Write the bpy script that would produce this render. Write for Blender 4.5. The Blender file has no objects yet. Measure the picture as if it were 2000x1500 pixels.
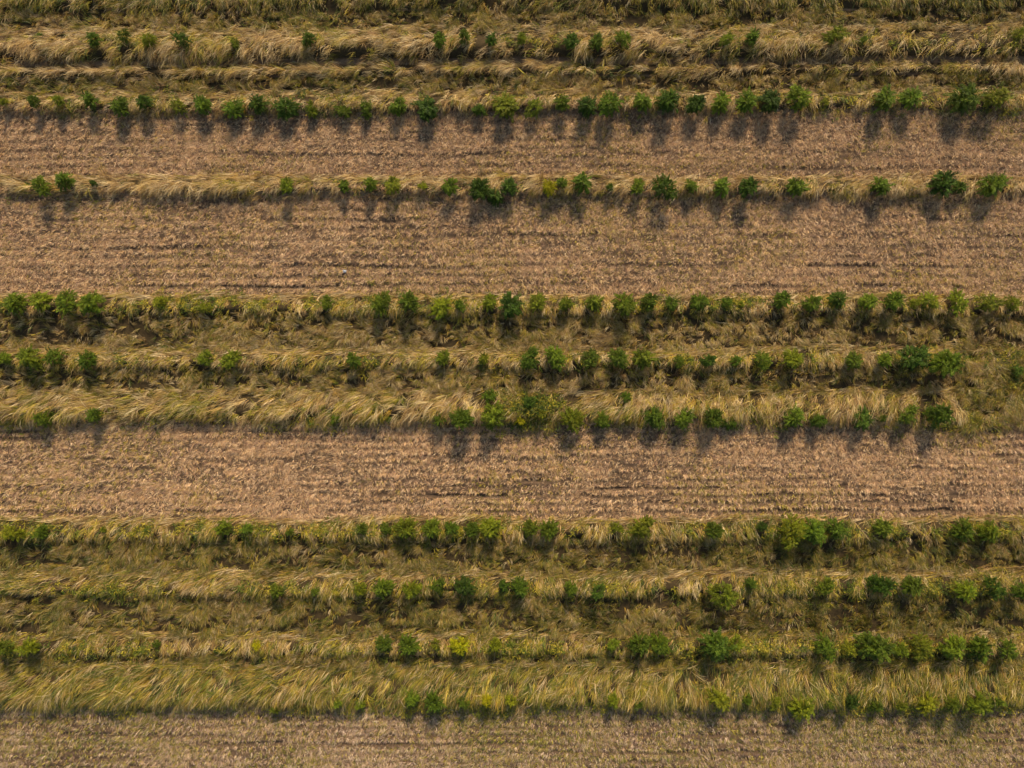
import bpy, math, random
import numpy as np
from mathutils import Vector

R = math.radians
sc = bpy.context.scene
COL = sc.collection

# ------------------------------------------------------------------ camera, sky, sun
CAM_Z = 40.0
cam_data = bpy.data.cameras.new("camera")
cam_data.lens = 24.0
cam_data.sensor_width = 36.0
cam_data.clip_end = 3000.0
cam = bpy.data.objects.new("camera", cam_data)
cam.location = (0, 0, CAM_Z)                      # a drone looking straight down
COL.objects.link(cam)
sc.camera = cam

SUN_ELEV, SUN_DIR = R(34), (0.17, 1.0)            # sun stands beyond the top edge, a little to the right
world = bpy.data.worlds.new("World")
sc.world = world
world.use_nodes = True
wn = world.node_tree
bg = wn.nodes["Background"]
sky = wn.nodes.new("ShaderNodeTexSky")
sky.sky_type = 'NISHITA'
sky.sun_disc = False
sky.sun_elevation = SUN_ELEV
sky.sun_rotation = math.atan2(SUN_DIR[0], SUN_DIR[1])
wn.links.new(sky.outputs[0], bg.inputs[0])
bg.inputs[1].default_value = 0.15

sun_data = bpy.data.lights.new("sun", 'SUN')
sun_data.energy = 3.9
sun_data.angle = R(8.5)
sun_data.color = (1.0, 0.89, 0.74)
sun = bpy.data.objects.new("sun", sun_data)
n = math.hypot(*SUN_DIR)
d = Vector((-SUN_DIR[0] / n * math.cos(SUN_ELEV), -SUN_DIR[1] / n * math.cos(SUN_ELEV), -math.sin(SUN_ELEV)))
sun.rotation_euler = d.to_track_quat('-Z', 'Y').to_euler()
sun.location = (5, 30, 30)
COL.objects.link(sun)

sc.view_settings.view_transform = 'Standard'
sc.view_settings.look = 'None'
sc.view_settings.exposure = 0.5
sc.view_settings.gamma = 1.0

# ------------------------------------------------------------------ helpers
rng = np.random.default_rng(7)
M = 0.03                                          # metres on the ground per photograph unit (2000 x 1500 units)


def X(u): return (np.asarray(u, float) - 1000.0) * M
def Y(v): return (750.0 - np.asarray(v, float)) * M


def vnoise(x, y, scale, seed):
    """smooth value noise, 0..1"""
    g = np.random.default_rng(seed).random((256, 256))
    x = np.asarray(x, float) / scale + 1000.37; y = np.asarray(y, float) / scale + 1000.71
    xi = np.floor(x).astype(int); yi = np.floor(y).astype(int)
    fx = x - xi; fy = y - yi
    fx = fx * fx * (3 - 2 * fx); fy = fy * fy * (3 - 2 * fy)
    a = g[xi % 256, yi % 256]; b = g[(xi + 1) % 256, yi % 256]
    c = g[xi % 256, (yi + 1) % 256]; e = g[(xi + 1) % 256, (yi + 1) % 256]
    return (a * (1 - fx) + b * fx) * (1 - fy) + (c * (1 - fx) + e * fx) * fy


def fbm(x, y, scale, seed, octaves=3):
    t = 0; a = 1; s = 0
    for k in range(octaves):
        t = t + a * vnoise(x, y, scale / 2 ** k, seed + 17 * k); s += a; a *= 0.5
    return t / s


def s2l(c):
    c = np.asarray(c, float) / 255.0
    return np.where(c <= 0.04045, c / 12.92, ((c + 0.055) / 1.055) ** 2.4)


def sstep(a, b, t):
    t = np.clip((t - a) / (b - a), 0, 1)
    return t * t * (3 - 2 * t)


# ------------------------------------------------------------------ layout of the field (all in photograph units across the ground)
# kind, v0, v1, u0, u1, settings
UL, UR = -150, 2150
STRIPE = [(17.0, 0.5), (18.5, 0.6), (15.6, 1.0), (16.5, 0.85)]   # rake lines: spacing, strength for each stubble strip
STUBBLE = [  # v0, v1, green share, tone, label, furrow lines
    (221, 347, 0.06, 0.95, "topmost mown stubble strip between two shrub rows", [300, 330]),
    (380, 577, 0.05, 1.00, "widest stubble strip with faint brown furrow lines below the third shrub row", [432, 457, 486, 520, 560]),
    (831, 1013, 0.06, 1.05, "ribbed stubble strip with dark straight furrow lines", [893, 911, 926, 943, 957, 971, 1001]),
    (1388, 1600, 0.36, 0.92, "smooth greyish stubble strip with greenish growth along the bottom edge", [1437, 1452, 1468, 1486, 1510, 1535, 1560]),
]
RIDGES = [   # v0, v1, u0, u1, azimuth left, azimuth right, length, green, mound, label
    (-100, 20, UL, UR, 235, 250, 0.70, 0.78, 0.34, "greenish tall grass bank along the top edge of the field"),
    (58, 114, UL, UR, 214, 226, 0.85, 0.30, 0.42, "broad bank of combed dry grass under the highest shrub row"),
    (126, 147, UL, UR, 196, 204, 0.75, 0.36, 0.24, "narrow bare windrow of flattened straw below the highest shrub row"),
    (181, 216, UL, UR, 225, 240, 0.58, 0.28, 0.34, "straw coloured grass bank under the dense shrub row above the topmost stubble"),
    (346, 378, UL, UR, 208, 222, 0.80, 0.14, 0.34, "pale flowing straw bank between the two upper stubble strips"),
    (579, 614, UL, UR, 245, 250, 0.55, 0.42, 0.34, "tangled grass bank along the lower side of the widest stubble strip"),
    (681, 717, UL, 1885, 228, 245, 0.58, 0.48, 0.32, "low grass bank of the shrub row amid the middle rough grass"),
    (765, 817, UL, 1880, 216, 236, 0.92, 0.40, 0.42, "broad bank of wavy lodged grass above the ribbed stubble strip"),
    (1015, 1050, UL, UR, 236, 258, 0.62, 0.58, 0.34, "yellowish hanging grass bank below the ribbed stubble strip"),
    (1118, 1159, UL, UR, 218, 256, 0.64, 0.66, 0.34, "olive grass bank second below the ribbed stubble strip"),
    (1240, 1273, UL, UR, 236, 252, 0.55, 0.62, 0.28, "brownish grass bank third below the ribbed stubble strip"),
    (1302, 1370, UL, UR, 216, 250, 0.86, 0.84, 0.44, "broadest olive bank of lodged grass beside the smooth bottom stubble"),
]
WINDROWS = [  # thin lines of straw lying along the rows, each belongs to the bank below it (index in RIDGES)
    (1, 54, 64, 0.22), (3, 178, 187, 0.12), (5, 575, 583, 0.10), (6, 678, 692, 0.30), (8, 1010, 1018, 0.10),
    (9, 1112, 1127, 0.36), (10, 1236, 1246, 0.36), (4, 343, 349, 0.1), (7, 760, 767, 0.3), (11, 1296, 1306, 0.6)]
ROUGH = [    # v0, v1, u0, u1, green, label
    (22, 58, UL, UR, 0.56, "dark tussocky strip between the top edge bank and the highest shrubs"),
    (149, 183, UL, UR, 0.52, "tussocky brown strip between windrow and dense shrub row"),
    (612, 682, UL, UR, 0.44, "trampled brown grass strip below the tangled bank and above the low bank"),
    (716, 767, UL, UR, 0.42, "narrow brown rough strip above the broad wavy grass bank"),
    (1050, 1118, UL, UR, 0.70, "dark olive rough strip directly below the yellowish hanging bank"),
    (1158, 1243, UL, UR, 0.70, "widest dark rough grass strip in the lower field"),
    (1272, 1303, UL, UR, 0.74, "narrow shaded rough strip above the broadest olive bank"),
    (676, 836, 1868, UR, 0.56, "green overgrown patch closing the right end of the middle banks"),
]
GREEN_SPOTS = [(1960, 730, 50, 0.25), (1035, 795, 48, 0.6), (985, 790, 30, 0.4), (1480, 790, 60, 0.2), (900, 1330, 200, 0.2),
               (1500, 1345, 220, 0.2), (1720, 1270, 260, 0.3), (1780, 1370, 220, 0.3), (1580, 1040, 90, 0.4), (60, 1038, 70, 0.35), (1900, 195, 80, 0.3), (1750, 15, 200, 0.15), (1550, 470, 40, 0.1),
               (1700, 270, 60, 0.12), (1900, 860, 70, 0.25), (640, 200, 50, 0.2), (1000, 855, 40, 0.2), (300, 20, 150, 0.1),
               (150, 1430, 160, 0.08), (1150, 1480, 200, 0.12), (870, 605, 40, 0.3)]


def tilt(u, v):
    return 5.0 * (u - 1000.0) / 1000.0 * np.clip((320 - v) / 120.0, 0, 1)


def wob(u, v):
    return 8.0 * (vnoise(u, v * 0.6, 120, 91) - 0.5) + 6.0 * (vnoise(u, v, 38, 92) - 0.5)


def furrow(u, v, lines):
    """0..1, how deep the place lies in one of the broken wheel and rake lines of a mown strip"""
    out = np.zeros_like(u)
    for k, f in enumerate(lines):
        w = 0.65 * vnoise(u, np.full_like(u, f), 190, 30 + k) + 0.35 * vnoise(u, np.full_like(u, f), 37, 130 + k)
        c = v - f - 7 * (vnoise(u, np.full_like(u, f), 230, 60 + k) - 0.5) - 3 * (vnoise(u, v, 22, 160 + k) - 0.5)
        wd = 1.6 + 2.4 * vnoise(u, np.full_like(u, f), 90, 190 + k)
        out = np.maximum(out, sstep(0.42, 0.72, w) * np.exp(-(c / wd) ** 2))
    return out


def stripes(u, v, bi):
    """0..1, closeness to the middle of one of the regular rake lines of a mown strip"""
    per, amp = STRIPE[bi]
    ph = v + 9 * (vnoise(u, v * 0.2, 420, 210 + bi) - 0.5) + 4 * (vnoise(u, v, 60, 220 + bi) - 0.5)
    loc = sstep(0.3, 0.65, 0.6 * vnoise(u, v * 2.2, 300, 230 + bi) + 0.4 * vnoise(u, v * 2, 70, 240 + bi))
    return amp * (0.3 + 0.7 * loc) * (0.5 + 0.5 * np.cos(2 * math.pi * ph / per)) ** 2


def height(x, y):
    x = np.asarray(x, float); y = np.asarray(y, float)
    u = x / M + 1000.0; v = 750.0 - y / M
    v = v + tilt(u, v)
    h = 0.05 * (vnoise(x, y, 0.9, 3) - 0.5) + 0.25 * (vnoise(x, y, 14, 4) - 0.5)
    for (v0, v1, u0, u1, a0, a1, L, g, mound, lab) in RIDGES:
        t = np.clip((v - v0) / (v1 - v0), 0, 1)
        k = sstep(u0 - 60, u0, u) * (1 - sstep(u1 - 30, u1 + 10, u))
        h = h + mound * np.sin(math.pi * t ** 1.7) ** 0.9 * k * (0.75 + 0.5 * vnoise(x, y, 1.6, 5))
    for (v0, v1, u0, u1, g, lab) in ROUGH:
        m = sstep(v0, v0 + 8, v) * (1 - sstep(v1 - 8, v1, v)) * ((u > u0) & (u < u1))
        h = h + m * 0.16 * (fbm(x, y * 1.5, 0.8, 6, 2) - 0.4)
    for bi, (v0, v1, g, tone, lab, fl) in enumerate(STUBBLE):
        m = (v > v0) & (v < v1)
        if m.any(): h[m] += -0.07 * furrow(u[m], v[m], fl) + 0.05 * furrow(u[m], v[m] + 6.5, fl) - 0.10 * stripes(u[m], v[m], bi)
    far = sstep(60, 140, np.hypot(x, y))
    return h * (1 - far)


def greenness(u, v):
    g = np.zeros_like(u)
    for (cu, cv, r, a) in GREEN_SPOTS:
        g = np.maximum(g, a * np.exp(-((u - cu) / r) ** 2 - ((v - cv) / (r * 0.7)) ** 2))
    return g


# ------------------------------------------------------------------ materials
def new_mat(name):
    m = bpy.data.materials.new(name); m.use_nodes = True
    nt = m.node_tree
    p = nt.nodes["Principled BSDF"]
    return m, nt, p


def add_translucent(nt, p, colour_socket, amount):
    out = nt.nodes["Material Output"]
    tr = nt.nodes.new("ShaderNodeBsdfTranslucent")
    mx = nt.nodes.new("ShaderNodeMixShader"); mx.inputs[0].default_value = amount
    nt.links.new(colour_socket, tr.inputs[0])
    nt.links.new(p.outputs[0], mx.inputs[1]); nt.links.new(tr.outputs[0], mx.inputs[2])
    nt.links.new(mx.outputs[0], out.inputs[0])


def grass_material(name, rough, spec, trans):
    m, nt, p = new_mat(name)
    a = nt.nodes.new("ShaderNodeAttribute"); a.attribute_name = "col"
    nt.links.new(a.outputs["Color"], p.inputs["Base Color"])
    p.inputs["Roughness"].default_value = rough
    p.inputs["Specular IOR Level"].default_value = spec
    if trans: add_translucent(nt, p, a.outputs["Color"], trans)
    return m


GRASS = grass_material("dry_grass", 0.6, 0.25, 0.22)
STRAW = grass_material("straw", 0.7, 0.2, 0.12)

GROUND, gnt, gp = new_mat("soil_and_litter")
ga = gnt.nodes.new("ShaderNodeAttribute"); ga.attribute_name = "col"
gt = gnt.nodes.new("ShaderNodeTexCoord")
gm = gnt.nodes.new("ShaderNodeMapping"); gm.inputs["Scale"].default_value = (1.0, 2.2, 1.0)
g1 = gnt.nodes.new("ShaderNodeTexNoise"); g1.inputs["Scale"].default_value = 5.0; g1.inputs["Detail"].default_value = 8.0
g1.inputs["Roughness"].default_value = 0.75
gr = gnt.nodes.new("ShaderNodeMapRange")
gr.inputs[1].default_value = 0.3; gr.inputs[2].default_value = 0.7; gr.inputs[3].default_value = 0.55; gr.inputs[4].default_value = 1.5
gmul = gnt.nodes.new("ShaderNodeMixRGB"); gmul.blend_type = 'MULTIPLY'; gmul.inputs[0].default_value = 1.0
gnt.links.new(gt.outputs["Object"], gm.inputs[0]); gnt.links.new(gm.outputs[0], g1.inputs["Vector"])
gnt.links.new(g1.outputs["Fac"], gr.inputs[0])
gnt.links.new(ga.outputs["Color"], gmul.inputs[1]); gnt.links.new(gr.outputs[0], gmul.inputs[2])
gnt.links.new(gmul.outputs[0], gp.inputs["Base Color"])
gp.inputs["Roughness"].default_value = 0.95; gp.inputs["Specular IOR Level"].default_value = 0.1
gb = gnt.nodes.new("ShaderNodeBump"); gb.inputs["Distance"].default_value = 0.05; gb.inputs["Strength"].default_value = 0.6
gnt.links.new(g1.outputs["Fac"], gb.inputs["Height"]); gnt.links.new(gb.outputs[0], gp.inputs["Normal"])

LEAF, lnt, lp = new_mat("shrub_leaves")
la = lnt.nodes.new("ShaderNodeAttribute"); la.attribute_name = "col"
lo = lnt.nodes.new("ShaderNodeObjectInfo")
lm = lnt.nodes.new("ShaderNodeMixRGB"); lm.blend_type = 'MULTIPLY'; lm.inputs[0].default_value = 1.0
lnt.links.new(la.outputs["Color"], lm.inputs[1]); lnt.links.new(lo.outputs["Color"], lm.inputs[2])
lnt.links.new(lm.outputs[0], lp.inputs["Base Color"])
lp.inputs["Roughness"].default_value = 0.6; lp.inputs["Specular IOR Level"].default_value = 0.15
add_translucent(lnt, lp, lm.outputs[0], 0.25)

LEAF_PLAIN = grass_material("weed_leaves", 0.6, 0.15, 0.25)

BARK, bnt, bp = new_mat("bark")
bn = bnt.nodes.new("ShaderNodeTexNoise"); bn.inputs["Scale"].default_value = 30
br = bnt.nodes.new("ShaderNodeValToRGB")
br.color_ramp.elements[0].color = (0.05, 0.035, 0.022, 1); br.color_ramp.elements[1].color = (0.16, 0.11, 0.07, 1)
bnt.links.new(bn.outputs["Fac"], br.inputs[0]); bnt.links.new(br.outputs[0], bp.inputs["Base Color"])
bp.inputs["Roughness"].default_value = 0.9


# ------------------------------------------------------------------ mesh builders
def raw_mesh(name, verts, loop_verts, loop_starts, cols, mat):
    me = bpy.data.meshes.new(name)
    nv = len(verts)
    me.vertices.add(nv); me.vertices.foreach_set("co", np.ascontiguousarray(verts, np.float32).ravel())
    me.loops.add(len(loop_verts)); me.loops.foreach_set("vertex_index", np.ascontiguousarray(loop_verts, np.int32))
    me.polygons.add(len(loop_starts)); me.polygons.foreach_set("loop_start", np.ascontiguousarray(loop_starts, np.int32))
    me.update(calc_edges=True)
    if cols is not None:
        at = me.color_attributes.new("col", 'FLOAT_COLOR', 'POINT')
        c4 = np.ones((nv, 4), np.float32); c4[:, :3] = cols
        at.data.foreach_set("color", c4.ravel())
    me.materials.append(mat)
    return me


def link(name, me, parent=None):
    o = bpy.data.objects.new(name, me); COL.objects.link(o)
    if parent: o.parent = parent
    return o


def blades(root, az, curl, elevs, L, W, roll, col):
    """ribbons of S segments that taper to a tip; returns verts, loop verts, loop starts, cols"""
    N, S = elevs.shape
    pts = np.empty((N, S + 1, 3)); pts[:, 0] = root
    sides = np.empty((N, S + 1, 3))
    for k in range(S + 1):
        a = az + curl * k / S
        e = elevs[:, min(k, S - 1)]
        ca, sa, ce, se = np.cos(a), np.sin(a), np.cos(e), np.sin(e)
        perp = np.stack([-sa, ca, np.zeros(N)], 1)
        nor = np.stack([-se * ca, -se * sa, ce], 1)
        sides[:, k] = perp * np.cos(roll)[:, None] + nor * np.sin(roll)[:, None]
        if k < S:
            pts[:, k + 1] = pts[:, k] + (L / S)[:, None] * np.stack([ce * ca, ce * sa, se], 1)
    prof = np.linspace(1.0, 0.45, S)
    V = np.empty((N, 2 * S + 1, 3))
    for k in range(S):
        V[:, 2 * k] = pts[:, k] - sides[:, k] * (W * prof[k] / 2)[:, None]
        V[:, 2 * k + 1] = pts[:, k] + sides[:, k] * (W * prof[k] / 2)[:, None]
    V[:, 2 * S] = pts[:, S]
    pat = []; starts = []
    for k in range(S - 1):
        starts.append(len(pat)); pat += [2 * k, 2 * k + 1, 2 * k + 3, 2 * k + 2]
    starts.append(len(pat)); pat += [2 * S - 2, 2 * S - 1, 2 * S]
    nvp = 2 * S + 1
    lv = (np.arange(N)[:, None] * nvp + np.array(pat)[None]).ravel()
    ls = (np.arange(N)[:, None] * len(pat) + np.array(starts)[None]).ravel()
    return V.reshape(-1, 3), lv, ls, np.repeat(col, nvp, axis=0)


def join(parts):
    V, LV, LS, C = [], [], [], []
    nv = nl = 0
    for v, lv, ls, c in parts:
        V.append(v); LV.append(lv + nv); LS.append(ls + nl); C.append(c)
        nv += len(v); nl += len(lv)
    return np.concatenate(V), np.concatenate(LV), np.concatenate(LS), np.concatenate(C)


# real colours of the plants
P_STRAW = s2l([(220, 186, 118), (204, 166, 96), (188, 148, 82), (212, 180, 126), (166, 128, 74), (136, 104, 64), (226, 196, 138), (182, 142, 70)])
P_OLIVE = s2l([(174, 152, 42), (154, 138, 34), (192, 166, 52), (134, 126, 28), (174, 134, 40), (200, 168, 62), (112, 106, 28)])
P_GREEN = s2l([(104, 112, 34), (88, 100, 30), (128, 128, 38), (78, 88, 28)])
P_STUB = s2l([(228, 186, 129), (212, 168, 114), (196, 150, 101), (218, 178, 133), (175, 132, 97), (143, 108, 84), (240, 202, 148), (203, 158, 97)])


def pick(pal, k): return pal[rng.integers(0, len(pal), k)]


def grass_colour(g, k, base=P_STRAW):
    """g: share of green for each plant, 0 dry .. 1 green"""
    r = rng.random(k)
    c = pick(base, k)
    ol = r < np.clip(g * 1.15, 0, 0.95)
    c[ol] = pick(P_OLIVE, ol.sum())
    gr_ = r < np.clip((g - 0.38) * 0.75, 0, 0.6)
    c[gr_] = pick(P_GREEN, gr_.sum())
    return c


# ------------------------------------------------------------------ shrubs: u, v, width, height in photograph units, leaf colour
# d dark green, m mid green, g fresh green, l light green, o olive, y yellow-green, Y yellow, b bluish green
ROWS = [
 ("A", "in the topmost shrub row", [
  (77,67,11,11,'b'),(187,79,28,42,'m'),(245,77,28,33,'m'),(297,80,26,32,'l'),(356,82,34,38,'d'),(462,86,22,22,'o'),(607,82,28,46,'m'),(858,82,30,38,'m'),
  (908,80,24,42,'m'),(961,82,27,30,'d'),(1018,82,22,25,'l'),(1114,82,29,34,'d'),(1163,82,29,36,'m'),(1216,77,36,48,'m'),(1418,78,26,42,'l'),
  (1468,78,30,38,'m'),(1632,68,40,46,'o'),(1683,80,14,16,'m'),(1988,68,24,28,'o')]),
 ("B", "in the dense row above the topmost stubble", [
  (12,200,16,18,'o'),(69,199,23,34,'m'),(118,196,22,34,'l'),(178,197,35,37,'m'),(230,208,37,42,'m'),(284,200,29,42,'d'),(345,208,33,36,'o'),(397,204,35,35,'m'),
  (452,208,40,46,'m'),(503,206,42,48,'d'),(557,208,43,44,'d'),(610,209,27,30,'l'),(668,212,28,30,'g'),(716,211,29,52,'m'),(777,209,35,42,'m'),(831,209,43,52,'d'),
  (938,213,27,31,'d'),(986,207,46,52,'l'),(1043,207,40,54,'o'),(1096,203,33,37,'m'),(1147,204,38,44,'d'),(1193,200,46,54,'m'),(1255,200,37,40,'m'),(1305,201,50,45,'d'),
  (1362,200,41,47,'d'),(1411,200,39,37,'g'),(1458,195,45,50,'m'),(1504,195,42,50,'d'),(1562,194,46,46,'g'),(1613,200,24,22,'o'),(1727,193,44,40,'m'),(1781,190,44,37,'m'),
  (1889,190,54,46,'m'),(1946,190,50,38,'o')]),
 ("C", "in the row between two upper stubbles", [
  (77,361,44,43,'g'),(132,358,36,35,'m'),(187,362,14,12,'d'),(561,364,34,36,'g'),(672,366,25,29,'m'),(724,364,27,32,'m'),(768,365,32,28,'o'),(827,363,18,16,'y'),
  (881,364,34,40,'m'),(938,366,40,48,'d'),(966,381,34,30,'d'),(994,366,34,40,'d'),(1075,366,30,32,'Y'),(1098,360,24,28,'m'),(1138,359,36,42,'m'),(1190,366,15,16,'d'),
  (1246,364,34,31,'g'),(1297,363,50,52,'d'),(1350,365,26,30,'g'),(1409,364,34,36,'m'),(1457,365,37,36,'d'),(1558,364,40,38,'g'),(1718,365,40,34,'m'),(1840,358,48,40,'d'),
  (1872,366,26,22,'d'),(1938,358,52,40,'m')]),
 ("D", "in the row below the widest stubble", [
  (34,596,42,44,'g'),(83,592,44,46,'l'),(135,594,44,50,'m'),(180,594,44,52,'g'),(313,590,26,30,'o'),(402,602,32,28,'o'),(640,592,26,44,'g'),(747,593,43,46,'g'),
  (798,592,44,48,'m'),(860,600,40,26,'y'),(901,597,24,40,'m'),(955,591,30,36,'o'),(1000,597,43,52,'d'),(1050,591,41,46,'l'),(1106,595,28,36,'l'),(1161,594,36,40,'l'),
  (1217,590,45,48,'g'),(1266,590,36,46,'m'),(1312,592,32,36,'m'),(1366,588,32,34,'m'),(1418,592,28,34,'m'),(1445,596,14,14,'l'),(1528,587,37,38,'m'),(1585,590,36,36,'m'),
  (1636,587,34,36,'d'),(1692,592,34,42,'g'),(1746,588,38,42,'m'),(1783,593,24,20,'o'),(1812,590,35,40,'l'),(1868,590,43,36,'l'),(1930,591,43,40,'o'),(1975,591,30,32,'o')]),
 ("E", "in the middle rough grass row", [
  (8,700,26,40,'g'),(62,701,44,40,'g'),(112,697,38,38,'m'),(178,703,34,34,'m'),(403,700,33,34,'l'),(451,703,36,34,'o'),(690,702,29,34,'m'),(866,700,28,24,'l'),
  (945,700,22,22,'o'),(1037,700,42,40,'m'),(1086,697,41,42,'g'),(1150,703,38,27,'m'),(1209,700,38,46,'m'),(1257,702,40,36,'l'),(1324,704,24,27,'g'),(1380,703,29,32,'d'),
  (1436,704,20,24,'m'),(1488,702,36,36,'g'),(1547,700,39,35,'l'),(1664,704,32,29,'m'),(1726,703,26,23,'g'),(1783,701,56,45,'d'),(1842,706,54,37,'m'),(1990,720,26,44,'b')]),
 ("F", "in the row above the ribbed stubble", [
  (86,815,36,44,'g'),(190,810,28,30,'m'),(655,818,20,24,'g'),(757,818,18,18,'m'),(860,815,29,32,'m'),(905,815,46,54,'m'),(957,773,30,24,'m'),(961,812,48,45,'l'),
  (1015,818,21,28,'Y'),(1034,786,30,24,'d'),(1058,806,26,22,'o'),(1121,816,44,47,'l'),(1180,818,36,32,'m'),(1225,775,24,18,'m'),(1227,817,25,20,'o'),(1282,816,44,40,'m'),
  (1338,816,43,44,'m'),(1390,815,44,40,'m'),(1427,820,30,26,'m'),(1552,816,36,36,'m'),(1600,817,36,30,'m'),(1688,816,42,33,'b'),(1721,814,21,27,'m'),(1775,812,42,36,'m'),
  (1832,808,44,48,'m')]),
 ("G", "in the first row below the ribbed stubble", [
  (30,1041,40,32,'y'),(85,1037,27,40,'m'),(203,1033,14,15,'l'),(440,1031,39,40,'g'),(482,1035,25,36,'m'),(568,1037,14,18,'m'),(710,1033,20,26,'m'),(753,1034,25,32,'m'),
  (793,1030,44,44,'l'),(842,1031,35,31,'g'),(881,1030,29,36,'m'),(922,1033,29,30,'m'),(959,1031,42,42,'l'),(1034,1031,32,34,'g'),(1073,1034,38,48,'g'),(1205,1031,29,34,'l'),
  (1256,1035,46,48,'o'),(1395,1034,36,30,'m'),(1490,1031,22,22,'d'),(1543,1038,54,52,'y'),(1590,1039,50,60,'m'),(1635,1033,42,42,'m'),(1725,1033,37,37,'g'),(1880,1033,42,44,'m'),
  (1928,1037,40,34,'l')]),
 ("H", "in the second row below the ribbed stubble", [
  (541,1153,25,31,'g'),(617,1156,16,18,'m'),(705,1150,28,27,'l'),(750,1147,37,46,'m'),(803,1148,34,37,'l'),(855,1145,32,36,'m'),(909,1148,35,40,'d'),(985,1143,22,24,'d'),
  (1015,1147,36,40,'m'),(1115,1147,27,34,'m'),(1168,1153,29,44,'b'),(1413,1162,54,52,'o'),(1466,1140,22,22,'m'),(1612,1144,37,38,'g'),(1724,1141,42,42,'d'),(1781,1147,40,40,'m'),
  (1885,1153,38,29,'l'),(1940,1147,40,40,'d'),(1990,1151,32,40,'m')]),
 ("I", "in the third row below the ribbed stubble", [
  (10,1265,32,44,'g'),(57,1262,38,33,'l'),(305,1259,16,18,'m'),(500,1260,18,26,'Y'),(748,1261,32,36,'m'),(799,1262,37,37,'m'),(850,1262,26,22,'o'),(895,1260,34,37,'Y'),
  (968,1260,28,24,'y'),(1197,1262,24,28,'g'),(1247,1260,42,50,'m'),(1293,1261,38,38,'g'),(1394,1264,54,50,'d'),(1438,1259,32,32,'o'),(1612,1267,44,44,'m'),(1660,1267,30,29,'o'),
  (1710,1267,54,54,'m'),(1760,1266,36,34,'g'),(1805,1265,48,36,'o'),(1862,1267,46,50,'g'),(1915,1268,48,38,'m'),(1968,1270,36,38,'m')]),
 ("J", "along the broadest olive grass bank", [
  (539,1384,25,20,'l'),(600,1366,14,14,'d'),(661,1370,23,26,'g'),(703,1376,20,20,'l'),(805,1366,30,36,'m'),(850,1370,35,40,'m'),(905,1371,25,25,'g'),(952,1366,27,26,'Y'),
  (1000,1366,27,34,'y'),(1195,1367,27,34,'l'),(1246,1371,23,26,'m'),(1402,1366,44,34,'o'),(1458,1363,22,34,'m'),(1515,1371,28,28,'o'),(1565,1382,46,40,'l'),(1617,1374,25,21,'m'),
  (1661,1370,32,34,'d'),(1711,1380,32,30,'m'),(1762,1378,30,28,'o'),(1810,1374,40,42,'y'),(1856,1372,36,30,'g'),(1912,1371,45,47,'g'),(1947,1371,24,24,'m')]),
]
TINT = {'d': (0.52, 0.64, 0.60), 'm': (0.88, 0.94, 0.76), 'g': (1.15, 1.12, 0.85), 'l': (1.45, 1.28, 0.85), 'o': (1.45, 1.20, 0.80),
        'y': (1.75, 1.4, 0.75), 'Y': (3.1, 2.2, 0.5), 'b': (0.85, 1.0, 1.35)}
LOOK = {'d': "dark green", 'm': "mid green", 'g': "fresh green", 'l': "light green", 'o': "olive", 'y': "yellowish", 'Y': "bright yellow", 'b': "bluish green"}

SH = []   # base x, y, width m, height m, colour, row index, place in row
for ri, (rk, where, lst) in enumerate(ROWS):
    for k, (u, v, w, h, c) in enumerate(sorted(lst)):
        wm = w * M * (0.92 if w < 46 else 0.97)
        off = abs(v - 750) * M / CAM_Z                # how far the eye leans towards this row
        hm = 0.25 + 0.78 * wm * (1.0 + 0.35 * np.clip(h / w - 1.0, -0.25, 0.8))
        zc = 0.15 + hm * 0.58                          # middle of the crown
        s = (CAM_Z - zc) / CAM_Z
        SH.append((float(X(u)) * s, float(Y(v)) * s, wm, hm, c, ri, k, len(lst)))
shx = np.array([s[0] for s in SH]); shy = np.array([s[1] for s in SH]); shr = np.array([s[2] for s in SH])


def near_shrub(x, y, f):
    keep = np.ones(len(x), bool)
    for a, b, r in zip(shx, shy, shr):
        m = (np.abs(x - a) < 1.2) & (np.abs(y - b) < 1.2)
        if m.any():
            i = np.nonzero(m)[0]
            keep[i[np.hypot(x[i] - a, y[i] - b) < r * f]] = False
    return keep


# ------------------------------------------------------------------ ground
def axis(half, step, reach):
    core = np.arange(-half, half + step / 2, step)
    out = []; s = step; p = half
    while p < reach:
        s *= 1.35; p += s; out.append(p)
    out = np.array(out)
    return np.concatenate([-out[::-1], core, out])


gx, gy = axis(35.0, 0.12, 900.0), axis(27.0, 0.09, 900.0)
GX, GY = np.meshgrid(gx, gy)
gxf, gyf = GX.ravel(), GY.ravel()
gz = height(gxf, gyf)
gu, gv = gxf / M + 1000.0, 750.0 - gyf / M
gv = gv + tilt(gu, gv)
gcol = np.tile(s2l((112, 88, 62)), (len(gxf), 1))
soil, thatch, litter = s2l((70, 54, 38)), s2l((62, 49, 28)), s2l((92, 71, 50))
for (v0, v1, *_r) in ROUGH + RIDGES:
    m = (gv > v0) & (gv < v1); gcol[m] = thatch
for (v0, v1, *_r) in STUBBLE:
    m = ((gv > v0 + 6) & (gv < v1)); gcol[m] = litter
mixn = fbm(gxf, gyf * 1.8, 1.3, 200, 3)[:, None]
gcol = gcol * (0.75 + 0.5 * mixn)
ny, nx = GX.shape
idx = np.arange(nx * ny).reshape(ny, nx)
q = np.stack([idx[:-1, :-1], idx[:-1, 1:], idx[1:, 1:], idx[1:, :-1]], -1).reshape(-1, 4)
me = raw_mesh("ground", np.stack([gxf, gyf, gz], 1), q.ravel(), np.arange(len(q)) * 4, gcol, GROUND)
me.polygons.foreach_set("use_smooth", np.ones(len(q), bool))
g_ob = link("ground", me)
g_ob["kind"] = "structure"
g_ob["label"] = "brown soil and plant litter under the whole field"
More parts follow.
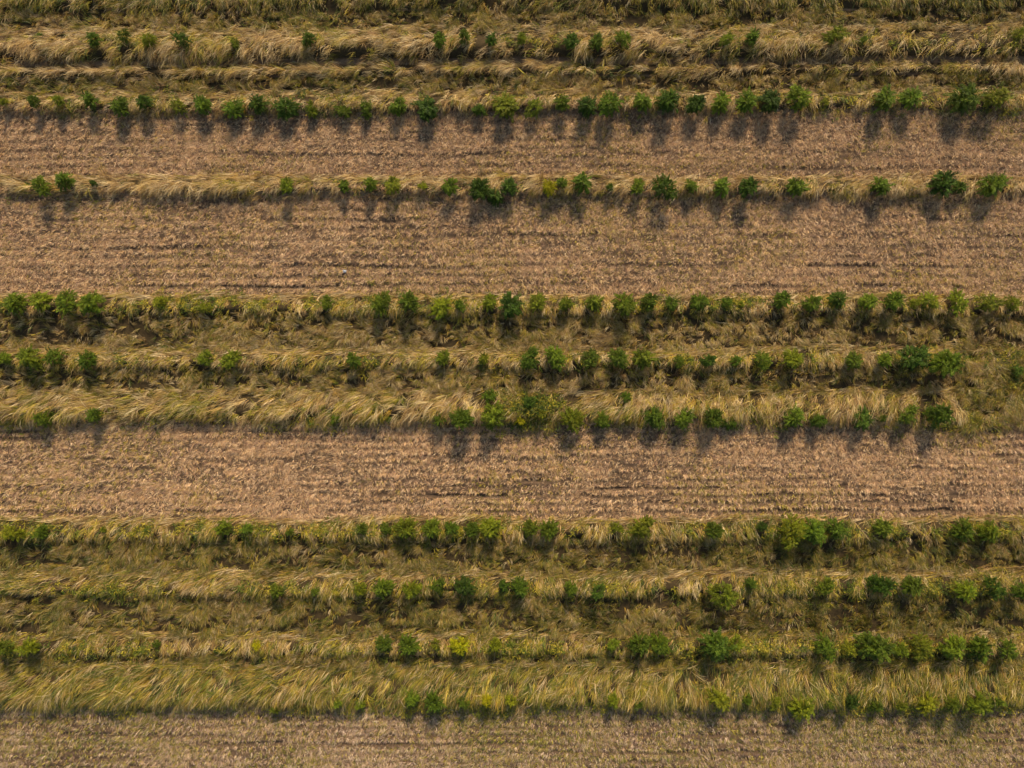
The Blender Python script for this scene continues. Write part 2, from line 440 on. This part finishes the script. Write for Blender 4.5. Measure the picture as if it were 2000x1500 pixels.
del GX, GY, gcol, mixn, q, idx


def stuff(name, parts, mat, label, category):
    o = link(name, raw_mesh(name, *join(parts), mat))
    o["kind"] = "stuff"; o["label"] = label; o["category"] = category
    return o


# ------------------------------------------------------------------ grass
def tufted(n_tuft, per, u, v, az, L, green, el, spread, base=P_STRAW, wid=(0.018, 0.036), curl0=0.35, keepf=0.30, azj=0.13, tint=1.0):
    """tufts of lying grass; u, v tuft centres; az in radians"""
    x, y = X(u), Y(v)
    k = near_shrub(x, y, keepf)
    x, y, u, v, az, L, green = x[k], y[k], u[k], v[k], az[k], L[k], green[k]
    n_tuft = len(x)
    tcol = grass_colour(green, n_tuft, base)
    tone = rng.uniform(0.48, 1.28, n_tuft)
    tcol = tcol * tone[:, None] * tint
    tel = rng.normal(0, 0.13, n_tuft)
    tcurl = curl0 + rng.normal(0, 0.25, n_tuft)
    i = np.repeat(np.arange(n_tuft), per)
    N = len(i)
    a = az[i] + rng.normal(0, azj, N)
    da, dp = rng.normal(0, spread[0], N), rng.normal(0, spread[1], N)
    rx = x[i] + np.cos(az[i]) * da - np.sin(az[i]) * dp
    ry = y[i] + np.sin(az[i]) * da + np.cos(az[i]) * dp
    rz = height(rx, ry) - 0.02
    E = np.array(el)[None, :] + tel[i][:, None] + rng.normal(0, 0.14, (N, len(el)))
    LL = L[i] * rng.uniform(0.65, 1.12, N)
    W = rng.uniform(*wid, N)
    c = tcol[i] * rng.uniform(0.7, 1.25, N)[:, None]
    alt = rng.random(N) < 0.22
    c[alt] = pick(base, alt.sum()) * tint
    return blades(np.stack([rx, ry, rz], 1), a, tcurl[i], E, LL, W, rng.normal(0, 0.5, N), c)


def clump_keep(x, y, sc_, seed, lo, hi, floor):
    return rng.random(len(x)) < floor + (1 - floor) * sstep(lo, hi, vnoise(x, y, sc_, seed))


for bi, (v0, v1, u0, u1, a0, a1, L, g, mound, lab) in enumerate(RIDGES):
    area = (v1 - v0) * (u1 - u0) * M * M
    bt = 0.88 if bi in (0, 8, 9, 10, 11) else 0.95    # the lower banks and the top one are browner, older growth
    n = int(area * 44)
    u = rng.uniform(u0, u1, n); t = rng.random(n); vb = v0 + t * (v1 - v0) + np.where(rng.random(n) < 0.35, rng.normal(0, 7, n), 0)
    v = vb - tilt(u, vb) + wob(u, vb)
    x, y = X(u), Y(v)
    k = clump_keep(x + 0.5 * y, y * 1.2, 0.55, 300 + bi, 0.3, 0.6, 0.16) & clump_keep(x + 0.7 * y, y * 1.5, 1.9, 310 + bi, 0.2, 0.5, 0.45)
    u, v, t, x, y, vb = u[k], v[k], t[k], x[k], y[k], vb[k]; n = len(u)
    az = np.radians(a0 + (a1 - a0) * np.clip(u / 2000, 0, 1))
    az = az + np.radians(70) * (fbm(x, y, 3.2, 320 + bi, 2) - 0.5) + np.radians(50) * (vnoise(x, y, 0.8, 340 + bi) - 0.5)
    az = az + np.radians(20) * (t - 0.5) + np.where(rng.random(n) < 0.3, rng.normal(0, 0.8, n), 0)
    Lr = L * (0.65 + 0.6 * fbm(x, y, 1.4, 360 + bi, 2)) * (1.05 - 0.35 * np.abs(t - 0.45))
    gg = np.clip(g + 1.1 * (fbm(x, y, 2.2, 380 + bi, 3) - 0.5) + greenness(u, vb), 0, 1)
    parts = [tufted(n, 15, u, v, az, Lr, gg, [1.0, 0.5, -0.1], (0.13, 0.07), azj=0.32, wid=(0.014, 0.027), tint=bt)]
    j = rng.random(n) < 0.17                          # long pale wisps lying over the bank
    parts.append(tufted(j.sum(), 6, u[j], v[j], az[j] + rng.normal(0, 0.2, j.sum()), Lr[j] * 1.3, np.clip(gg[j] * 0.8 - 0.08, 0, 1), [1.05, 0.45, -0.1], (0.16, 0.03),
                        azj=0.10, wid=(0.016, 0.032), tint=bt * 1.08, keepf=0.36))
    for (wb, w0, w1, wg) in WINDROWS:
        if wb != bi: continue
        n = int((w1 - w0) * (u1 - u0) * M * M * 34)
        u = rng.uniform(u0, u1, n); vb = w0 + rng.random(n) * (w1 - w0)
        v = vb - tilt(u, vb) + wob(u, vb)
        x, y = X(u), Y(v)
        az = np.radians(188) + np.radians(44) * (fbm(x, y, 2.2, 400 + bi, 2) - 0.5) + np.where(rng.random(n) < 0.2, math.pi, 0)
        gg = np.clip(wg + 0.6 * (fbm(x, y, 3.0, 420 + bi, 2) - 0.5), 0, 1)
        parts.append(tufted(n, 12, u, v, az, np.full(n, 0.75), gg, [0.55, 0.12, -0.2], (0.2, 0.05), curl0=0.1, keepf=0.3))
    stuff("grass_bank", parts, GRASS, lab, "tall grass")

for bi, (v0, v1, u0, u1, g, lab) in enumerate(ROUGH):
    n = int((v1 - v0) * (u1 - u0) * M * M * 150)
    u = rng.uniform(u0, u1, n); vb = rng.uniform(v0, v1, n)
    v = vb - tilt(u, vb) + wob(u, vb)
    x, y = X(u), Y(v)
    k = clump_keep(x * 0.8, y * 1.6, 0.42, 500 + bi, 0.36, 0.56, 0.08) & clump_keep(x * 0.4, y * 1.3, 0.9, 510 + bi, 0.30, 0.5, 0.3)
    if bi != 7: k &= ~((u > 1880) & (vb > 690) & (vb < 832))
    u, v, x, y, vb = u[k], v[k], x[k], y[k], vb[k]; n = len(u)
    az = np.radians(225) + np.radians(260) * (vnoise(x, y, 0.55, 520 + bi) - 0.5) + rng.normal(0, 0.5, n)
    Lr = 0.50 * (0.6 + 0.8 * vnoise(x, y, 0.8, 540 + bi))
    if bi == 7: Lr = Lr * 1.5
    gg = np.clip(g + 1.0 * (fbm(x, y * 1.6, 2.0, 560 + bi, 3) - 0.5) + greenness(u, vb), 0, 1)
    stuff("rough_grass", [tufted(n, 9, u, v, az, Lr, gg, [1.0, 0.25], (0.06, 0.03), curl0=0.2, wid=(0.018, 0.034), azj=0.3, keepf=0.25, tint=0.68 if g > 0.6 else 0.78,
                                 base=P_STRAW)], GRASS, lab, "rough grass")

for bi, (v0, v1, g, tone, lab, fl) in enumerate(STUBBLE):
    v0 -= 14
    n = int((v1 - v0) * (UR - UL) * M * M * 400)
    u = rng.uniform(UL, UR, n); vb = rng.uniform(v0, v1, n)
    v = vb - tilt(u, vb) + wob(u, vb)
    x, y = X(u), Y(v)
    p = 0.22 + 0.78 * sstep(0.28, 0.62, 0.6 * vnoise(x, y * 1.2, 0.17, 600 + bi) + 0.4 * fbm(x * 0.5, y, 0.7, 620 + bi, 2))
    p = p * (0.42 + 0.58 * sstep(0.28, 0.56, 0.7 * vnoise(x / 18, y, 0.26, 740 + bi) + 0.3 * vnoise(x / 4, y, 0.3, 760 + bi)))
    p = p * np.clip(0.55 + 0.95 * fbm(x * 0.6, y, 2.6, 780 + bi, 3), 0.5, 1.15)      # thinner and thicker cover
    p = p * (1 - 0.85 * stripes(u, vb, bi))
    p = p * (1 - 0.8 * furrow(u, vb, fl))
    k = rng.random(n) < p
    u, v, x, y, vb = u[k], v[k], x[k], y[k], vb[k]; n = len(u)
    az = np.radians(248) + np.radians(70) * (fbm(x, y, 5, 640 + bi, 2) - 0.5) + np.radians(120) * (vnoise(x, y, 0.4, 660 + bi) - 0.5) + rng.normal(0, 0.5, n)
    az = az + np.where(rng.random(n) < 0.25, math.pi, 0)
    L = 0.25 * rng.uniform(0.6, 1.3, n) * (0.6 + 0.8 * vnoise(x, y, 0.5, 680 + bi))
    gg = np.clip(g + 0.75 * (fbm(x, y * 1.7, 4.0, 700 + bi, 3) - 0.5) + greenness(u, vb), 0, 0.9)
    stuff("stubble", [tufted(n, 5, u, v, az, L, gg, [0.75, 0.2], (0.045, 0.03), base=P_STUB, wid=(0.014, 0.028), curl0=0.0, keepf=0.3, azj=0.4, tint=tone * np.array([0.94, 1.0, 1.18] if bi == 3 else [1.0, 1.0, 1.0]))],
          STRAW, lab, "stubble")

# low broad-leaved weeds that fill the gaps of the shrub rows
parts = []
for ri, (rk, where, lst) in enumerate(ROWS):
    vm = float(np.median([q[1] for q in lst])); n = (1200, 2600, 700)[ri] if ri < 3 else 3600
    u = rng.uniform(-60, 2060, n); vb = rng.normal(vm + 4, 11, n)
    x, y = X(u), Y(vb)
    dens = 0.5 * sstep(0.52, 0.75, fbm(x, y, 1.5, 800 + ri, 3)) + greenness(u, vb) + 0.05
    k = rng.random(n) < dens
    u, vb, x, y = u[k], vb[k], x[k], y[k]; n = len(u)
    i = np.repeat(np.arange(n), 16); N = len(i)
    rx = x[i] + rng.normal(0, 0.10, N); ry = y[i] + rng.normal(0, 0.10, N)
    c = np.concatenate([P_GREEN, P_OLIVE[:3]])[rng.integers(0, len(P_GREEN) + 3, n)][i] * rng.uniform(0.6, 1.2, N)[:, None]
    E = np.stack([rng.uniform(0.2, 1.1, N), rng.uniform(-0.5, 0.5, N)], 1)
    z = height(rx, ry) + rng.uniform(0.1, 0.5, n)[i] * rng.random(N)
    parts.append(blades(np.stack([rx, ry, z], 1), rng.uniform(0, 6.28, N), rng.normal(0, 0.3, N), E, rng.uniform(0.10, 0.2, N),
                        rng.uniform(0.03, 0.06, N), rng.normal(0, 0.4, N), c))
u = np.concatenate([rng.normal(1035, 34, 420), rng.normal(1985, 12, 60)]); vb = np.concatenate([rng.normal(800, 15, 420), rng.normal(722, 18, 60)])
x, y = X(u), Y(vb); n = len(u)
i = np.repeat(np.arange(n), 20); N = len(i)
rx = x[i] + rng.normal(0, 0.11, N); ry = y[i] + rng.normal(0, 0.11, N)
c = np.concatenate([P_GREEN, P_GREEN * 0.6, P_OLIVE[:2]])[rng.integers(0, 2 * len(P_GREEN) + 2, n)][i] * rng.uniform(0.6, 1.2, N)[:, None]
E = np.stack([rng.uniform(0.2, 1.1, N), rng.uniform(-0.5, 0.5, N)], 1)
parts.append(blades(np.stack([rx, ry, height(rx, ry) + 0.1 + rng.uniform(0.05, 0.5, n)[i] * rng.random(N)], 1), rng.uniform(0, 6.28, N), rng.normal(0, 0.3, N), E,
                    rng.uniform(0.10, 0.2, N), rng.uniform(0.03, 0.06, N), rng.normal(0, 0.4, N), c))
stuff("weeds", parts, LEAF_PLAIN, "low green leafy weeds scattered between the shrubs of every row", "weeds")

# ------------------------------------------------------------------ shrubs
def frond(parts, p, az, el, length, leaf, tone, r):
    """one pinnate leaf: two rows of pointed leaflets along a drooping midrib"""
    n = max(5, int(length / (leaf * 0.36)))
    t = (np.arange(n) + 0.6) / n
    e = el - 1.1 * t * t
    step = length / n
    cx = np.cumsum(np.cos(e)) * step; cz = np.cumsum(np.sin(e)) * step
    base = np.stack([p[0] + cx * math.cos(az), p[1] + cx * math.sin(az), p[2] + cz], 1)
    R_, A, E, Lf, C = [], [], [], [], []
    for side in (-1, 1):
        R_.append(base); A.append(np.full(n, az) + side * r.uniform(0.7, 1.1, n))
        E.append(np.clip(e * 0.5, -0.7, 0.9) + r.normal(0, 0.25, n)); Lf.append(leaf * (0.75 + 0.5 * np.sin(math.pi * (0.15 + 0.8 * t))))
        C.append(tone * r.uniform(0.8, 1.25, n))
    R_.append(base[-1:]); A.append(np.array([az])); E.append(np.array([e[-1]])); Lf.append(np.array([leaf])); C.append(np.array([tone]))
    parts.append((np.concatenate(R_), np.concatenate(A), np.concatenate(E), np.concatenate(Lf), np.concatenate(C)))


LEAF_BASE = s2l((90, 99, 20))


def leaf_mesh(name, seed, shape):
    """crown about 1 m wide and 1 m tall, standing on z = 0"""
    r = np.random.default_rng(seed)
    parts = []
    lobes = {'round': [(0, 0, 0.55, 0.46, 0.44)], 'spire': [(0, 0, 0.46, 0.45, 0.36), (0.05, 0.02, 0.82, 0.2, 0.3)],
             'wide': [(-0.13, 0.04, 0.46, 0.34, 0.34), (0.16, -0.05, 0.5, 0.32, 0.36)],
             'twin': [(-0.16, 0.02, 0.55, 0.3, 0.42), (0.16, -0.06, 0.44, 0.32, 0.34)],
             'loose': [(0, 0, 0.5, 0.42, 0.4), (0.3, 0.15, 0.35, 0.2, 0.22), (-0.25, -0.2, 0.6, 0.2, 0.22)],
             'sparse': [(0, 0, 0.5, 0.46, 0.42)]}[shape]
    nfr = {'sparse': 62, 'loose': 115}.get(shape, 150)
    f1, f2, f3, gap = r.uniform(0, 6.28), r.uniform(0, 6.28), r.uniform(0, 6.28), r.uniform(0, 6.28)
    for (lx, ly, lz, lr, lh) in lobes:
        cnt = int(nfr * lr / sum(q[3] for q in lobes))
        for k in range(cnt):
            cosz = 1 - 1.55 * (k + r.random()) / cnt
            th = k * 2.39996 + r.normal(0, 0.35)
            sinz = math.sqrt(max(0, 1 - cosz * cosz))
            rad = r.uniform(0.08, 0.72) ** 0.8
            if math.cos(th - gap) > 0.8 and r.random() < 0.55: continue     # a thin side
            rad *= 1 + 0.22 * math.sin(2 * th + f1) + 0.16 * math.sin(3 * th + f2) + 0.2 * math.sin(5 * cosz + f3)
            p = (lx + lr * rad * sinz * math.cos(th), ly + lr * rad * sinz * math.sin(th), lz + lh * rad * cosz)
            el = math.asin(np.clip(cosz, -1, 1)) * 0.8 + r.normal(0.15, 0.25)
            frond(parts, p, th + r.normal(0, 0.45), el, r.uniform(0.22, 0.40), r.uniform(0.05, 0.075), r.uniform(0.5, 1.4), r)
    for k in range(r.integers(3, 7)):                # upright leading shoots break the outline
        a = r.uniform(0, 6.28); q = r.uniform(0.05, 0.3)
        for j in range(6):
            frond(parts, (q * math.cos(a), q * math.sin(a), r.uniform(0.72, 0.98)), j * 1.05 + r.normal(0, 0.3), r.uniform(0.2, 0.9),
                  r.uniform(0.12, 0.22), r.uniform(0.05, 0.07), r.uniform(0.7, 1.5), r)
    root = np.concatenate([q[0] for q in parts]); az = np.concatenate([q[1] for q in parts])
    el = np.concatenate([q[2] for q in parts]); Lf = np.concatenate([q[3] for q in parts]); tn = np.concatenate([q[4] for q in parts])
    n = len(root)
    # each leaflet: a four-cornered pointed blade
    ca, sa, ce, se = np.cos(az), np.sin(az), np.cos(el), np.sin(el)
    fwd = np.stack([ce * ca, ce * sa, se], 1)
    roll = r.normal(0, 0.45, n)
    side = np.stack([-sa, ca, np.zeros(n)], 1) * np.cos(roll)[:, None] + np.stack([-se * ca, -se * sa, ce], 1) * np.sin(roll)[:, None]
    V = np.empty((n, 4, 3))
    V[:, 0] = root; V[:, 2] = root + fwd * Lf[:, None]
    V[:, 1] = root + fwd * (Lf * 0.45)[:, None] + side * (Lf * 0.24)[:, None]
    V[:, 3] = root + fwd * (Lf * 0.45)[:, None] - side * (Lf * 0.24)[:, None]
    P = V.reshape(-1, 3)
    lo, hi = np.percentile(P, 1.5, axis=0), np.percentile(P, 98.5, axis=0)
    V[..., :2] = (V[..., :2] - (lo[:2] + hi[:2]) / 2) / max(hi[0] - lo[0], hi[1] - lo[1])
    V[..., 2] = V[..., 2] / hi[2]
    hue = r.normal(0, 1, n)[:, None] * np.array([0.10, 0.0, -0.05])
    col = np.clip(LEAF_BASE * tn[:, None] * (1 + hue), 0.002, 1)
    lv = np.arange(n * 4); ls = np.arange(n) * 4
    return raw_mesh(name, V.reshape(-1, 3), lv, ls, np.repeat(col, 4, 0), LEAF)


def stem_mesh(name, seed):
    """a short forked stem: tapered five-sided tubes"""
    r = np.random.default_rng(seed)
    V, F = [], []

    def tube(pts, rads):
        b = len(V)
        for p, q in zip(pts, rads):
            for j in range(5):
                a = j * 2 * math.pi / 5
                V.append((p[0] + q * math.cos(a), p[1] + q * math.sin(a), p[2]))
        for i in range(len(pts) - 1):
            for j in range(5):
                F.append((b + i * 5 + j, b + i * 5 + (j + 1) % 5, b + (i + 1) * 5 + (j + 1) % 5, b + (i + 1) * 5 + j))
    tube([(0, 0, -0.15), (0.01, 0, 0.12), (0.0, 0.02, 0.35)], [0.028, 0.022, 0.017])
    for k in range(6):
        a = k * 1.05 + r.normal(0, 0.2); s = r.uniform(0.22, 0.34); z = r.uniform(0.14, 0.32)
        tube([(0, 0, z), (s * 0.5 * math.cos(a), s * 0.5 * math.sin(a), z + 0.18), (s * math.cos(a), s * math.sin(a), z + r.uniform(0.32, 0.5))],
             [0.014, 0.01, 0.004])
    me = bpy.data.meshes.new(name); me.from_pydata(V, [], F); me.materials.append(BARK); me.update()
    return me


SHAPES = ['round', 'round', 'spire', 'wide', 'twin', 'loose', 'spire', 'round', 'sparse', 'loose', 'sparse', 'spire', 'twin', 'wide', 'loose', 'round']
protos = []
for i, shp in enumerate(SHAPES):
    protos.append((shp, leaf_mesh("foliage", 40 + i, shp), stem_mesh("stem", 80 + i)))

ORD = ("zeroth first second third fourth fifth sixth seventh eighth ninth tenth eleventh twelfth thirteenth fourteenth fifteenth "
       "sixteenth seventeenth eighteenth nineteenth twentieth").split()

prnd = random.Random(5)
master = None
for (bx, by, wm, hm, c, ri, k, n) in SH:
    ratio = hm / wm
    if c in 'ob': names = ('sparse', 'loose', 'wide')
    elif ratio > 1.42: names = ('spire', 'spire', 'round')
    elif wm > 1.35: names = ('twin', 'wide', 'round', 'loose')
    else: names = ('round', 'round', 'spire', 'loose', 'twin')
    shp = prnd.choice(names)
    _, lme, sme = prnd.choice([q for q in protos if q[0] == shp])
    kind = "flowering_plant" if c == 'Y' else "shrub"
    if master is None:
        root = bpy.data.objects.new(kind, None); fo = bpy.data.objects.new("foliage", lme); st = bpy.data.objects.new("stem", sme)
        master = (root, fo, st)
    else:
        root, fo, st = (o.copy() for o in master)
        root.name = kind; fo.name = "foliage"; st.name = "stem"
        fo.data = lme; st.data = sme
    for o in (root, fo, st): COL.objects.link(o)
    fo.parent = root; st.parent = root
    bz = float(height(np.array([bx]), np.array([by]))[0])
    root.location = (bx, by, bz)
    root.rotation_euler = (prnd.uniform(-0.14, 0.14), prnd.uniform(-0.14, 0.14), prnd.uniform(0, 6.28))
    sw = wm
    root.scale = (sw * prnd.uniform(0.88, 1.18), sw * prnd.uniform(0.82, 1.08), hm * prnd.uniform(0.85, 1.1))
    b = prnd.uniform(0.75, 1.2)
    t = TINT[c]
    fo.color = (t[0] * b * prnd.uniform(0.93, 1.07), t[1] * b, t[2] * b, 1.0)
    size = "tiny" if wm < 0.62 else "small" if wm < 0.86 else "big" if wm > 1.3 else ""
    if not size and ratio > 1.42: size = "tall"
    if k < n / 2: pos = f"{ORD[k + 1]} from the left"
    else: pos = f"{ORD[n - k]} from the right"
    if k == 0: pos = "leftmost"
    if k == n - 1: pos = "rightmost"
    noun = "plant" if c == 'Y' else "shrub"
    root["label"] = " ".join(f"{size} {LOOK[c]} {noun}, {pos} {ROWS[ri][1]}".split())
    root["category"] = "plant" if c == 'Y' else "shrub"
    root["group"] = "shrubs " + ROWS[ri][1]

# ------------------------------------------------------------------ small lone things on the ground
STONE, snt, sp = new_mat("pale_stone")
sn = snt.nodes.new("ShaderNodeTexNoise"); sn.inputs["Scale"].default_value = 14
srp = snt.nodes.new("ShaderNodeValToRGB")
srp.color_ramp.elements[0].color = (0.22, 0.2, 0.18, 1); srp.color_ramp.elements[1].color = (0.42, 0.39, 0.34, 1)
snt.links.new(sn.outputs["Fac"], srp.inputs[0]); snt.links.new(srp.outputs[0], sp.inputs["Base Color"]); sp.inputs["Roughness"].default_value = 0.85
import bmesh
bm = bmesh.new(); bmesh.ops.create_icosphere(bm, subdivisions=3, radius=0.09)
for vtx in bm.verts:
    q = vtx.co
    k = 1 + 0.25 * math.sin(q.x * 40 + 1) * math.sin(q.y * 33 + 2) + 0.12 * math.sin(q.z * 60)
    vtx.co = Vector((q.x * k * 1.25, q.y * k, q.z * k * 0.7))
sme = bpy.data.meshes.new("stone"); bm.to_mesh(sme); bm.free(); sme.materials.append(STONE)
st_ob = link("stone", sme)
sx, sy = float(X(675)), float(Y(531))
st_ob.location = (sx, sy, float(height(np.array([sx]), np.array([sy]))[0]) + 0.1)
st_ob["label"] = "small pale stone lying alone on the widest stubble strip"; st_ob["category"] = "stone"
